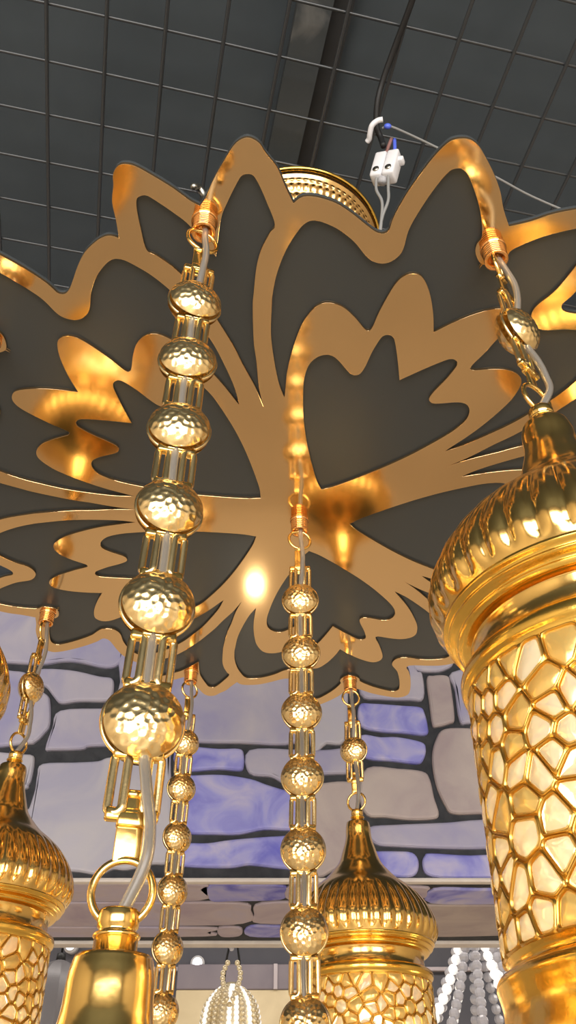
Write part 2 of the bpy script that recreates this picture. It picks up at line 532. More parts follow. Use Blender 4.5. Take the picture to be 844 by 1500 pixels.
def xy(a, r, k, m):
    t = math.radians(PAX + 72 * k + m * a)
    return Vector((CTR.x + r * math.cos(t), CTR.y + r * math.sin(t), 0))


def smooth_closed(P, k=5, ang=52):
    Q = []
    for p in P:
        if not Q or (p - Q[-1]).length > 0.0006:
            Q.append(p)
    if (Q[0] - Q[-1]).length < 0.0006:
        Q.pop()
    n = len(Q)
    cor = []
    for i in range(n):
        a, b = Q[i] - Q[i - 1], Q[(i + 1) % n] - Q[i]
        if math.degrees(a.angle(b, 0)) > ang:
            cor.append(i)
    if not cor:
        return catmull(Q, True, k)
    out = []
    for j, c in enumerate(cor):
        e = cor[(j + 1) % len(cor)]
        seg = [Q[(c + t) % n] for t in range(((e - c) % n or n) + 1)]
        out += catmull(seg, False, k)[:-1]
    return out


def outline(off=0.0):
    P = []
    for k in range(5):
        P += [xy(a, r + off, k, 1) for a, r in OUT]
        P += [xy(a, r + off, k, -1) for a, r in OUT[::-1]]
    return smooth_closed(P)


holes = []
for k in range(5):
    holes.append(smooth_closed([xy(a, r, k, 1) for a, r in PIN] + [xy(a, r, k, -1) for a, r in PIN[::-1]]))
    ring = [xy(a, r, k, 1) for a, r in RI[::-1]] + [xy(a, r, k, 1) for a, r in RO[1:]] + [xy(a, r, k, -1) for a, r in RO[::-1]] + [xy(a, r, k, -1) for a, r in RI[1:]]
    holes.append(smooth_closed(ring))
    holes.append(smooth_closed([xy(a, r, k, 1) for a, r in LF] + [xy(-72 - a, r, k, 1) for a, r in LF[::-1]]))


def flat_sheet(name, loops, z0, thick, m, parent, bevel=0.0004):
    cu = bpy.data.curves.new(name, 'CURVE')
    cu.dimensions = '2D'
    cu.fill_mode = 'BOTH'
    cu.extrude = thick / 2 - bevel
    cu.bevel_depth = bevel
    cu.bevel_resolution = 1
    for L in loops:
        sp = cu.splines.new('POLY')
        sp.points.add(len(L) - 1)
        for p, v in zip(sp.points, L):
            p.co = (v.x, v.y, 0, 1)
        sp.use_cyclic_u = True
    tmp = bpy.data.objects.new('tmp', cu)
    COL.objects.link(tmp)
    bpy.context.view_layer.update()
    me = bpy.data.meshes.new_from_object(tmp.evaluated_get(bpy.context.evaluated_depsgraph_get()))
    bpy.data.objects.remove(tmp)
    bpy.data.curves.remove(cu)
    me.name = name
    me.materials.clear()
    me.materials.append(m)
    for p in me.polygons:
        p.use_smooth = False
    return put(name, me, parent, (0, 0, z0 + thick / 2))


plate = thing('flower_ceiling_plate', 'large lotus flower chandelier plate of gold mirror over black board, holding all the chains', 'chandelier plate', (CTR.x, CTR.y, CZ + H))
SH = Vector((CTR.x, CTR.y, 0))
loops = [[p - SH for p in L] for L in [outline()] + holes]
go = flat_sheet('gold_overlay', loops, 0.0, 0.0026, M['mirror_gold'], plate, 0.0002)
go.data.materials.append(M['sheet_edge'])
for p in go.data.polygons:
    if abs(p.normal.z) < 0.3:
        p.material_index = 1
flat_sheet('backing_board', [[p - SH for p in outline(0.0)]], 0.0027, 0.0028, M['black_board'], plate, 0.0003)
bm = bmesh.new()
lathe(bm, [(0.022, 0.0056), (0.022, 0.03), (0.008, 0.034), (0.008, 0.5)], 24)
link('hanging_stem', bm, M['gold'], plate)

# hammered canopy at the ceiling
can = thing('ceiling_canopy', 'round hammered gold canopy dish against the mesh, peeking out above the flower plate', 'canopy', (CTR.x, CTR.y, CZ + 1.066))


def dimple_mod(a, r, z):
    return r


bm = bmesh.new()
RC = 0.1235
NS, NR = 360, 100
rows = []
for j in range(NR + 1):
    r = 0.012 + (RC - 0.006 - 0.012) * j / NR
    base = -0.012 - 0.062 * (1 - (r / RC) ** 2) ** 0.9
    if r > RC * 0.84:
        base += 0.0
    row = []
    for i in range(NS):
        a = 2 * PI * i / NS
        h = 0
        if r < RC * 0.915:
            q = r / 0.0095
            ri = round(q)
            nd = max(6, int(2 * PI * ri))
            t = (a / (2 * PI) * nd + 0.5 * (ri % 2)) % 1 - 0.5
            d2 = ((q - ri) ** 2 + (t * 2 * PI * ri / nd) ** 2) / 0.25
            h = 0.0030 * max(0, 1 - d2)
        row.append(bm.verts.new((r * math.cos(a), r * math.sin(a), base + 0.012 + h)))
    rows.append(row)
for A, B in zip(rows, rows[1:]):
    for i in range(NS):
        bm.faces.new((A[i], A[(i + 1) % NS], B[(i + 1) % NS], B[i]))
link('hammered_dish', bm, M['gold_dish'], can)
bm = bmesh.new()
torus(bm, RC - 0.003, 0.0032, Matrix.Translation((0, 0, 0.001)), 96, 12)
torus(bm, RC - 0.012, 0.0018, Matrix.Translation((0, 0, -0.0025)), 96, 10)
link('rim', bm, M['gold_rich'], can)
bm = bmesh.new()
lathe(bm, [(RC - 0.004, 0.003), (RC - 0.006, 0.012), (0.09, 0.03), (0.05, 0.045), (0.05, 0.128)], 72)
link('cup', bm, M['gold'], can)

# ------------------------------------------------------------------ bead chain parts (shared meshes)
BR_, BT = 0.0178, 0.0128            # bead radius, half thickness


def bead_mesh():
    bm = bmesh.new()
    N = 62
    cen = [(math.sqrt((i + 0.5) / N) * 0.0168, i * 2.39996) for i in range(N)]
    cen = [(r * math.cos(t), r * math.sin(t)) for r, t in cen]
    for s in (-1, 1):
        rows = []
        nr, ns = 26, 84
        for j in range(nr + 1):
            r = (BR_ - 0.0009) * math.sin(PI / 2 * j / nr)
            row = []
            for i in range(ns if j else 1):
                a = 2 * PI * i / ns
                x, z = r * math.cos(a), r * math.sin(a)
                h = BT * math.sqrt(max(0, 1 - (r / BR_) ** 2))
                d = min((x - c[0]) ** 2 + (z - c[1]) ** 2 for c in cen)
                h -= 0.00062 * max(0, 1 - d / 0.0021 ** 2) * (1 if r < 0.0165 else 0.3)
                row.append(bm.verts.new((x, s * max(h, 0.0008), z)))
            rows.append(row)
        for j in range(nr):
            A, B = rows[j], rows[j + 1]
            for i in range(ns):
                k = (i + 1) % ns
                if j == 0:
                    bm.faces.new((A[0], B[i], B[k]))
                else:
                    bm.faces.new((A[i], B[i], B[k], A[k]))
    torus(bm, BR_ - 0.0008, 0.0011, Matrix.Rotation(PI / 2, 4, 'X'), 84, 8)
    bmesh.ops.recalc_face_normals(bm, faces=bm.faces)
    me = bpy.data.meshes.new('bead')
    bm.to_mesh(me)
    bm.free()
    me.materials.append(M['gold_hammered'])
    for p in me.polygons:
        p.use_smooth = True
    return me


def mesh_of(fn, name, m):
    bm = bmesh.new()
    fn(bm)
    me = bpy.data.meshes.new(name)
    bm.to_mesh(me)
    bm.free()
    me.materials.append(m)
    for p in me.polygons:
        p.use_smooth = True
    return me


def oval_pts(w, h, n=14):
    P = []
    for i in range(n + 1):
        a = PI * i / n
        P.append((w / 2 * math.cos(a), h / 2 - w / 2 + w / 2 * math.sin(a)))
    for i in range(n + 1):
        a = PI + PI * i / n
        P.append((w / 2 * math.cos(a), -h / 2 + w / 2 + w / 2 * math.sin(a)))
    return P


def link_fn(bm):                     # one elongated side link, in the x-z plane
    tube(bm, [Vector((x, 0, z)) for x, z in oval_pts(0.0058, 0.0245)], 0.0020, 8, closed=True, sy=0.85)


def lug_fn(bm):                      # the little yoke between bead and links
    box(bm, (-0.0104, -0.0024, -0.0026), (0.0104, 0.0024, 0.0026), 0.0012)
    box(bm, (-0.0055, -0.0028, -0.001), (0.0055, 0.0028, 0.0048), 0.001)


def ring_fn(bm):
    torus(bm, 0.0112, 0.0015, Matrix.Rotation(PI / 2, 4, 'X'), 44, 10)


def sleeve_fn(bm):                   # ridged sleeve, its top on the plate
    prof = [(0.0005, 0.0)]
    z = 0.0
    prof.append((0.0098, 0.0))
    prof.append((0.0098, -0.0016))
    z = -0.0018
    for i in range(5):
        prof += [(0.0070, z), (0.0084, z - 0.0004), (0.0089, z - 0.0011), (0.0084, z - 0.0018), (0.0070, z - 0.0022)]
        z -= 0.0024
    prof += [(0.0088, z), (0.0088, z - 0.0016), (0.0064, z - 0.0018), (0.0060, z + 0.003), (0.0005, z + 0.003)]
    lathe(bm, prof, 32)


def strap_mesh(length):
    def fn(bm):
        box(bm, (-0.0052, -0.0008, -length), (0.0052, 0.0008, 0), 0.0005)
        tube(bm, [Vector((-0.0052, 0, 0.0)), Vector((0.0052, 0, 0.0))], 0.0019, 10)
    return mesh_of(fn, 'strap', M['gold'])


ME = {'bead': bead_mesh(), 'side_link': mesh_of(link_fn, 'side_link', M['gold_hammered']), 'yoke': mesh_of(lug_fn, 'yoke', M['gold']),
      'ring': mesh_of(ring_fn, 'ring', M['gold']), 'sleeve': mesh_of(sleeve_fn, 'sleeve', M['rose_gold']), 'strap': strap_mesh(0.031), 'strap_short': strap_mesh(0.026)}
PITCH = 0.107 * H


def hook_xy(deg, r=0.637):
    t = math.radians(deg)
    return Vector((CTR.x + r * H * math.cos(t), CTR.y + r * H * math.sin(t), 0))


def joint(par, z, jig=0.0):            # two side links with a yoke above and below, centred at z
    put('yoke', ME['yoke'], par, (0, 0, z + 0.0125), (PI, 0, 0) if False else (0, 0, 0))
    put('yoke', ME['yoke'], par, (0, 0, z - 0.0125), (0, PI, 0))
    for s in (-1, 1):
        put('side_link', ME['side_link'], par, (s * 0.0068, -0.0005, z), (s * 0.05, 0, s * (0.35 + jig)))


def chain(deg, n, label, yaw=0.0, tail=True, z_first=-0.1008, bend=None, curl=False, tilts=None, cable_off=0.0):
    hp = hook_xy(deg)
    face = -math.atan2(hp.x, hp.y)
    t = thing('bead_chain', label, 'chain', (hp.x, hp.y, CZ + H), face + yaw, 'beaded gold hanging chains')
    put('sleeve', ME['sleeve'], t)
    put('ring', ME['ring'], t, (0, 0, -0.0262), (0, 0, 0.25))
    put('strap', ME['strap'], t, (0, 0, -0.0385))
    joint(t, -0.0755, 0.2)
    z = z_first
    zs = []
    for i in range(n):
        zs.append(z)
        tl = (tilts or {}).get(i, (0, 0, 0))
        put('bead', ME['bead'], t, (0, 0, z), (tl[0], tl[1], random.uniform(-0.12, 0.12) + tl[2]))
        if i < n - 1:
            joint(t, z - PITCH / 2, random.uniform(-0.15, 0.15))
        z -= PITCH
    zl = zs[-1]
    joint(t, zl - PITCH / 2 + 0.003)
    put('strap', ME['strap_short'], t, (0, 0, zl - 0.0305))
    zr = zl - 0.0305 - 0.026 - 0.0102
    put('ring', ME['ring'], t, (0, 0, zr), (0, 0, -0.2))
    # cable threaded down the chain
    bm = bmesh.new()
    y = -0.0035
    P = [Vector((0.001, 0, -0.006)), Vector((0.0015, -0.004, -0.03)), Vector((0.003, y - 0.003, -0.05)), Vector((0.002, y - 0.002, -0.07)), Vector((0, 0, zs[0]))]
    for a in zs[1:]:
        P += [Vector((random.uniform(-.001, .001), -0.001, a + PITCH / 2)), Vector((0, 0, a))]
    b = cable_off
    P += [Vector((0.003 + b * 0.4, y - 0.002, zl - 0.03)), Vector((0.004 + b, y - 0.003, zl - 0.045)), Vector((0.004 + b * 0.8, y - 0.003, zr + 0.008)), Vector((0, 0, zr - 0.0095))]
    tube(bm, catmull(P, False, 6), 0.0024, 10)
    link('cable', bm, M['cable'], t)
    if curl:
        bm = bmesh.new()
        P = [Vector((0.0, 0.000, 0.0050)), Vector((0.0, 0.0, 0.022)), Vector((-0.002, 0.0, 0.034)), Vector((-0.008, -0.003, 0.039)), Vector((-0.013, -0.006, 0.033))]
        tube(bm, catmull(P, False, 5), [0.0030] * 20 + [0.0016], 8)
        link('top_curl', bm, M['screw'], t)
    t['zr'] = zr
    return t, hp, H + zr - 0.0105


c_fl, p_fl, z_fl = chain(258, 6, 'nearest long six-bead chain of hammered gold discs, in front left of the flower plate', 0.08, curl=True, cable_off=0.003)
c_fr, p_fr, z_fr = chain(294, 1, 'short twisted one-bead chain carrying the big lantern on the right', 1.2, cable_off=0.004)
c_ce, p_ce, z_ce = chain(0, 9, 'long gold bead chain hanging from the middle of the flower plate', 0.0) if False else (None, None, None)


def chain_center():
    global hook_xy
    old = hook_xy
    hook_xy = lambda d, r=0: Vector((CTR.x, CTR.y, 0))
    r = chain(0, 8, 'long gold bead chain hanging straight from the centre of the flower plate', 0.0)
    hook_xy = old
    return r


c_ce, p_ce, z_ce = chain_center()
c_bl, p_bl, z_bl = chain(114, 7, 'long orange-gold bead chain at the back, just right of the nearest chain', 0.25)
c_br, p_br, z_br = chain(78, 1, 'short one-bead chain at the back carrying the lantern behind the centre chain', -0.1)
c_l2, p_l2, z_l2 = chain(150, 1, 'short one-bead chain at the left edge carrying the lower left lantern', 0.9)
c_l1, p_l1, z_l1 = chain(222, 1, 'short one-bead chain of the lantern cut by the left edge', 0.3)

# ------------------------------------------------------------------ lanterns
# z measured from the top of the collar (which sits at 0.372 above the phone for the short chains)
NFL = 38


def lan_mod(a, r, z):
    # fluted dome between z = -0.095 and -0.150
    w = 0.0
    if -0.150 < z < -0.094:
        w = min(1, (z + 0.150) / 0.005, (-0.094 - z) / 0.018)
    f = abs(math.sin(a * NFL / 2 + 9 * (z + 0.12) * 0.35))
    return r - w * 0.0030 * (1 - f ** 0.7)


def dense(prof, step):
    P = [Vector((r, z, 0)) for r, z in prof]
    out = catmull(P, False, 8)
    return [(max(p.x, 0.0004), p.y) for p in out]


def lan_cap(bm):
    prof = dense([(0.0140, -0.0165), (0.0150, -0.022), (0.0158, -0.034), (0.0195, -0.047), (0.0250, -0.062), (0.0330, -0.0725), (0.0440, -0.0835),
                  (0.0560, -0.0925), (0.0665, -0.102), (0.0755, -0.114), (0.0810, -0.1255), (0.0830, -0.134), (0.0818, -0.143), (0.0772, -0.1510)], 0)
    lathe(bm, prof, NFL * 8, lan_mod, cap=False)
    lathe(bm, [(0.0104, -0.0145), (0.0135, -0.0152), (0.0140, -0.0165)], 48, cap=False)


def lan_collar(bm):
    lathe(bm, [(0.0004, 0.0), (0.0070, 0.0), (0.0074, -0.0008), (0.0074, -0.0055), (0.0066, -0.0063), (0.0066, -0.0075), (0.0078, -0.0083), (0.0078, -0.0145), (0.0110, -0.0150)], 40)
    torus(bm, 0.0076, 0.0009, Matrix.Translation((0, 0, -0.0085)), 32, 8)


def lan_mould(bm):
    prof = dense([(0.0772, -0.1510), (0.0772, -0.1525), (0.0752, -0.1540), (0.0746, -0.1550), (0.0750, -0.1562), (0.0718, -0.1578), (0.0708, -0.1588), (0.0712, -0.1600), (0.0690, -0.1618), (0.0650, -0.1625)], 0)
    lathe(bm, prof, 96, cap=False)


def lan_band(bm):
    lathe(bm, [(0.0652, -0.1622), (0.0642, -0.1632), (0.0640, -0.1765), (0.0650, -0.1775)], 96, cap=False)


def lan_rim(bm):
    prof = dense([(0.0640, -0.1768), (0.0672, -0.1771), (0.0710, -0.1785), (0.0726, -0.1815), (0.0722, -0.1850), (0.0702, -0.1872), (0.0692, -0.1895)], 0)
    lathe(bm, prof, 96, cap=False)


BZ0, BZ1 = -0.1885, -0.3000


def body_r(z):
    t = (z - BZ0) / (BZ1 - BZ0)
    return 0.0700 + 0.0022 * t


def lan_base(bm):
    prof = dense([(0.0720, -0.2990), (0.0700, -0.3020), (0.0705, -0.3045), (0.0745, -0.3058), (0.0762, -0.3085), (0.0755, -0.3120), (0.0748, -0.3180), (0.0765, -0.3260), (0.0768, -0.3290)], 0)
    lathe(bm, prof, 96, cap=False)


def lan_bowl(bm):
    m = lambda a, r, z: r - (0.0025 * (1 - abs(math.sin(a * 14)) ** 0.7) if -0.362 < z < -0.332 else 0)
    prof = dense([(0.0768, -0.3285), (0.0790, -0.3330), (0.0775, -0.3420), (0.0690, -0.3540), (0.0520, -0.3660), (0.0320, -0.3740), (0.0180, -0.3790), (0.0120, -0.3850), (0.0150, -0.3920), (0.0090, -0.4000), (0.0004, -0.4060)], 0)
    lathe(bm, prof, 28 * 8, m, cap=False)


def lattice_cells():
    """irregular mosaic cells on the unrolled body, period W in x"""
    rnd = random.Random(11)
    W = 2 * PI * 0.071
    Ht = BZ0 - BZ1
    pts = []
    nst = 6
    for row in range(2):                                  # ten-fold rosettes
        for i in range(nst):
            cx = (i + 0.5 * row) * W / nst
            cy = 0.030 + row * 0.052
            pts.append((cx, cy))
            for q in range(7):
                a = 2 * PI * q / 7 + row
                pts.append((cx + 0.0140 * math.cos(a), cy + 0.0140 * math.sin(a)))
    base = list(pts)
    tries = 0
    while tries < 6000:
        tries += 1
        p = (rnd.uniform(0, W), rnd.uniform(0.001, Ht - 0.001))
        dm = rnd.choice((0.0095, 0.0130, 0.0175))
        ok = True
        for q in pts:
            dx = abs(p[0] - q[0])
            dx = min(dx, W - dx)
            if dx * dx + (p[1] - q[1]) ** 2 < dm * dm:
                ok = False
                break
        if ok:
            pts.append(p)
    ext = []
    for p in pts:
        for dx in (-W, 0, W):
            if -0.05 < p[0] + dx < W + 0.05:
                for q in ((p[0] + dx, p[1]), (p[0] + dx, -p[1]), (p[0] + dx, 2 * Ht - p[1])):
                    if -0.03 < q[1] < Ht + 0.03:
                        ext.append(q)
    vs, es, fs, *_ = delaunay_2d_cdt([Vector(p) for p in ext], [], [], 0, 1e-7)
    cc = []
    inc = [[] for _ in vs]
    for fi, f in enumerate(fs):
        a, b, c = vs[f[0]], vs[f[1]], vs[f[2]]
        d = 2 * (a.x * (b.y - c.y) + b.x * (c.y - a.y) + c.x * (a.y - b.y))
        if abs(d) < 1e-14:
            cc.append(None)
            continue
        A, B, C = a.length_squared, b.length_squared, c.length_squared
        cc.append(Vector(((A * (b.y - c.y) + B * (c.y - a.y) + C * (a.y - b.y)) / d, (A * (c.x - b.x) + B * (a.x - c.x) + C * (b.x - a.x)) / d)))
        for v in f:
            inc[v].append(fi)
    cells = []
    for i, v in enumerate(vs):
        if not (0 <= v.x < W and 0 <= v.y <= Ht):
            continue
        P = [cc[f] for f in inc[i] if cc[f] is not None]
        P.sort(key=lambda p: math.atan2(p.y - v.y, p.x - v.x))
        Q = []
        for p in P:
            if not Q or (p - Q[-1]).length > 0.0007:
                Q.append(p)
        if len(Q) > 2 and (Q[0] - Q[-1]).length < 0.0007:
            Q.pop()
        if len(Q) >= 3:
            cells.append(Q)
    return cells, W, Ht


CELLS, LW, LH = lattice_cells()


def wrap(u, v, h):
    z = BZ0 - v
    r = body_r(z) + h
    a = 2 * PI * u / LW
    return (r * math.cos(a), r * math.sin(a), z)


def poly_inset(Q, d):
    c = sum(Q, Vector((0, 0))) / len(Q)
    rad = sum((p - c).length for p in Q) / len(Q)
    f = max(0.25, 1 - d / rad)
    return [c + (p - c) * f for p in Q]


def round_poly(Q):
    n = len(Q)
    out = []
    for i in range(n):
        a, b, c = Q[i - 1], Q[i], Q[(i + 1) % n]
        p0, p2 = b.lerp(a, 0.2), b.lerp(c, 0.2)
        for t in (0, 0.5, 1):
            out.append((1 - t) ** 2 * p0 + 2 * t * (1 - t) * b + t * t * p2)
    return out


def lan_lattice(bm):
    for Q in CELLS:
        base = [p for q in range(len(Q)) for p in (Q[q].lerp(Q[q - 1], 0.3), Q[q], Q[q].lerp(Q[(q + 1) % len(Q)], 0.3))]
        rp = round_poly(Q)
        rings = []
        for src, d, h in ((base, 0.0, -0.0010), (base, 0.00015, -0.0008), (rp, 0.0005, 0.0004), (rp, 0.0009, 0.0002), (rp, 0.0011, -0.0014)):
            rings.append([bm.verts.new(wrap(p.x, min(max(p.y, -0.0005), LH + 0.0005), h)) for p in poly_inset(src, d)])
        for A, B in zip(rings, rings[1:]):
            n = len(A)
            for i in range(n):
                j = (i + 1) % n
                bm.faces.new((A[i], B[i], B[j], A[j]))


def lan_glass(bm):
    rg = random.Random(5)
    for Q in CELLS:
        rp = poly_inset(round_poly(Q), 0.0010)
        gold_cell = rg.random() < 0.33 or sum(p.y for p in Q) / len(Q) < 0.009
        c = sum(rp, Vector((0, 0))) / len(rp)
        rad = sum((p - c).length for p in rp) / len(rp)
        bul = min(0.0016, 0.0016 * (rad / 0.006)) - 0.0008
        if rad > 0.0088:
            bul += 0.0022
        rings = []
        for f, h in ((1.0, -0.0012), (0.87, -0.0012 + (bul + 0.0012) * 0.40), (0.85, -0.0012 + (bul + 0.0012) * 0.43), (0.45, -0.0012 + (bul + 0.0012) * 0.92)):
            rings.append([bm.verts.new(wrap(c.x + (p.x - c.x) * f, min(max(c.y + (p.y - c.y) * f, 0), LH), h)) for p in rp])
        top = bm.verts.new(wrap(c.x, min(max(c.y, 0), LH), bul))
        for q, (A, B) in enumerate(zip(rings, rings[1:])):
            for i in range(len(A)):
                j = (i + 1) % len(A)
                f = bm.faces.new((A[i], B[i], B[j], A[j]))
                f.material_index = 1 if q == 0 or gold_cell else 0
        A = rings[-1]
        for i in range(len(A)):
            f = bm.faces.new((A[i], top, A[(i + 1) % len(A)]))
            f.material_index = 1 if gold_cell else 0


def lan_bulb(bm):
    lathe(bm, dense([(0.0004, -0.222), (0.012, -0.226), (0.019, -0.242), (0.0175, -0.258), (0.011, -0.272), (0.010, -0.284)], 0), 24, cap=False)


def lan_socket(bm):
    lathe(bm, [(0.0004, -0.283), (0.012, -0.283), (0.013, -0.300), (0.066, -0.301), (0.066, -0.304)], 32, cap=False)
    lathe(bm, [(0.0004, -0.186), (0.0655, -0.186), (0.0655, -0.189)], 48, cap=False)


LAN = [('cap', lan_cap, 'gold'), ('collar', lan_collar, 'gold'), ('moulding', lan_mould, 'gold_rich'), ('band', lan_band, 'gold'), ('rim', lan_rim, 'gold_rich'),
       ('lattice', lan_lattice, 'gold_dark'), ('glass', lan_glass, 'glass'), ('bulb', lan_bulb, 'bulb'), ('inner_plate', lan_socket, 'gold'), ('base_collar', lan_base, 'gold_rich'), ('bowl', lan_bowl, 'gold_rich')]
LME = []
for nm, fn, m in LAN:
    me = mesh_of(fn, nm, M[m])
    b2 = bmesh.new()
    b2.from_mesh(me)
    bmesh.ops.remove_doubles(b2, verts=b2.verts, dist=1e-6)
    bmesh.ops.recalc_face_normals(b2, faces=b2.faces)
    b2.to_mesh(me)
    b2.free()
    for p in me.polygons:
        p.use_smooth = True
    if nm == 'glass':
        me.materials.append(M['gold_glass'])
    LME.append((nm, me))


def lantern(p, ztop, label, rz):
    t = thing('pendant_lantern', label, 'lantern', (p.x, p.y, CZ + ztop), rz, 'gold onion-topped lanterns')
    parts = {}
    for nm, me in LME:
        parts[nm] = put(nm, me, t)
    for ch_, pa_ in (('collar', 'cap'), ('glass', 'lattice'), ('bulb', 'inner_plate')):
        parts[ch_].parent = parts[pa_]
    return t


ZL = 0.3715
lantern(p_fr, ZL, 'largest gold lantern with mosaic glass body, cut by the right edge of the photo', 0.3)
lantern(p_br, ZL, 'gold lantern with fluted onion dome at bottom centre, behind the centre chain', 1.1)
lantern(p_l2, ZL, 'gold lantern with fluted onion dome at the bottom left corner', 2.0)
lantern(p_l1, ZL, 'gold lantern showing only a sliver of fluted dome at the left edge, mid height', 0.7)
lantern(p_fl, z_fl + 0.0040, 'lantern on the nearest long chain showing only collar and neck at the bottom', 2.6)

c_r, p_r, z_r = chain(6, 1, 'short one-bead chain outside the right edge, seen only mirrored in the plate', 0.2)
lantern(p_r, ZL, 'gold lantern outside the right edge, seen only as an orange reflection in the plate', 1.6)

# ------------------------------------------------------------------ ceiling cables
def px_tube(name, pts, r, m, label=None, cat=None, parent=None, n=10, k=6):
    P = [on_z(*p) + Vector((0, 0, CZ)) for p in pts]
    base = P[0].copy() if not parent else parent.location.copy()
    bm = bmesh.new()
    tube(bm, catmull([p - base for p in P], False, k), r, n)
    o = link(name, bm, m, parent, (0, 0, 0) if parent else base)
    if label:
        tag(o, label, cat)
    return o


px_tube('black_cable', [(612, -25, 1.192), (600, 12, 1.192), (580, 65, 1.19), (562, 115, 1.18), (553, 150, 1.165), (552, 185, 1.15), (558, 202, 1.14), (562, 214, 1.12)], 0.0042, M['cable_black'], 'thick black cable running down the dark ceiling to the white connector', 'cable')
px_tube('grey_wire', [(560, 188, 1.15), (571, 185, 1.15), (600, 197, 1.155), (640, 216, 1.16), (690, 240, 1.16), (735, 264, 1.165), (780, 288, 1.17), (850, 318, 1.17)], 0.0017, M['cable_grey'], 'thin grey wire trailing right across the ceiling from the black cable end', 'wire')
px_tube('white_zip_wrap', [(561, 175, 1.135), (553, 177, 1.135), (545, 184, 1.132), (542, 196, 1.13), (541, 203, 1.13), (538, 208, 1.13)], 0.0038, M['white_plastic'], 'bent white plastic sleeve tip hanging beside the black cable end', 'sleeve')
wz = bpy.data.objects['white_zip_wrap']
wz.name = 'white_sleeve'
tb = thing('terminal_block', 'small white plastic wire connector block hanging above the notch of the plate', 'connector', on_z(566, 245, 1.09) + Vector((0, 0, CZ)))
bm = bmesh.new()
for dx in (-0.0088, 0.0088):
    box(bm, (dx - 0.0085, -0.011, -0.024), (dx + 0.0085, 0.011, 0.022), 0.003)
    lathe(bm, [(0.0004, -0.030), (0.006, -0.030), (0.0065, -0.022)], 16)
    for v in bm.verts[-48:] if False else []:
        pass
box(bm, (0.013, -0.006, 0.004), (0.024, 0.006, 0.012), 0.002)
tb.rotation_euler = (0.15, 0.32, -0.35)
hs = link('housing', bm, M['white_plastic'], tb)
bm = bmesh.new()
for dx in (-0.0088, 0.0088):
    r = bmesh.ops.create_cone(bm, cap_ends=True, segments=16, radius1=0.0045, radius2=0.0045, depth=0.002, matrix=Matrix.Translation((dx, -0.0112, -0.014)) @ Matrix.Rotation(PI / 2, 4, 'X'))
link('screw', bm, M['screw'], hs)
for nm, dx, mm, top in (('brown_lead', -0.006, 'brown_plastic', (-0.004, 0, 0.058)), ('blue_lead', 0.006, 'blue_plastic', (0.0, 0.002, 0.058))):
    bm = bmesh.new()
    tube(bm, catmull([Vector((dx, 0, 0.018)), Vector((dx, 0, 0.032)), Vector(top)], False, 5), 0.0026, 8)
    link(nm, bm, M[mm], tb)
for dx, dz in ((-0.0085, -0.085), (0.0085, -0.085)):
    bm = bmesh.new()
    tube(bm, catmull([Vector((dx, -0.004, -0.022)), Vector((dx + 0.004, -0.002, -0.045)), Vector((dx * 0.5 + 0.012, 0.0, -0.068)), Vector((0.012, 0.004, -0.10)), Vector((0.012, 0.02, -0.15))], False, 5), 0.0021, 8)
    link('lead_wire', bm, M['cable_grey'], tb)
bm = bmesh.new()
sphere(bm, (0, 0, 0), 0.0045, 12, 8)
p = on_z(568, 185, 1.148)
o = link('blue_wire_end', bm, M['blue_plastic'], None, p + Vector((0, 0, CZ)))
o.scale = (1.2, 0.9, 0.9)
tag(o, 'tiny blue insulated wire end poking out of the black cable', 'wire end')

# ------------------------------------------------------------------ things beyond the soffit
# display board on the back wall
yb = Y1 - 0.028
a = on_y(262, 1415, yb)
b = on_y(452, 1452, yb)
c = on_y(452, 1560, yb)
db = thing('display_board', 'beige display board with grey violet header on the dark back wall', 'board', ((a.x + b.x) / 2, yb, CZ + b.z))
hw = (b.x - a.x) / 2
bm = bmesh.new()
box(bm, (-hw, -0.03, 0.0), (hw, 0.03, a.z - b.z), 0.004)
link('header', bm, M['panel_grey'], db)
bm = bmesh.new()
box(bm, (-hw, -0.026, c.z - b.z), (hw, 0.03, 0.0), 0.004)
link('board', bm, M['panel_beige'], db)
bm = bmesh.new()
box(bm, (hw * 0.47, -0.036, 0.0), (hw * 0.53, -0.028, a.z - b.z), 0.001)
link('divider', bm, M['rail'], db)

# downlights
for (x, y), lb in (((103, 1384), 'small white ceiling spot seen just under the soffit, far left'), ((289, 1410), 'small white ceiling spot above the grey board header')):
    p = on_y(x, y, Y1 - 0.055)
    t = thing('spotlight', lb, 'spotlight', p + Vector((0, 0, CZ)), 0, 'small white spots on the back wall')
    bm = bmesh.new()
    lathe(bm, [(0.012, 0.0), (0.022, 0.004), (0.024, 0.012), (0.020, 0.05), (0.010, 0.055)], 24)
    link('body', bm, M['white_plastic'], t, rot=(-PI / 2, 0, 0))
    bm = bmesh.new()
    lathe(bm, [(0.0004, -0.004), (0.012, -0.002), (0.018, 0.003)], 24, cap=False)
    link('lens', bm, M['lamp_white'], t, rot=(-PI / 2, 0, 0))


def strand(bm, pts, r0, r1, n, u=8, v=6):
    P = catmull([Vector(p) for p in pts], False, 12)
    L = [0]
    for q, w in zip(P, P[1:]):
        L.append(L[-1] + (w - q).length)
    for i in range(n):
        d = L[-1] * i / (n - 1)
        j = max(k for k in range(len(L)) if L[k] <= d + 1e-9)
        if j >= len(P) - 1:
            q = P[-1]
        else:
            q = P[j].lerp(P[j + 1], (d - L[j]) / max(1e-9, L[j + 1] - L[j]))
        sphere(bm, q, r0 + (r1 - r0) * (i / (n - 1)), u, v)


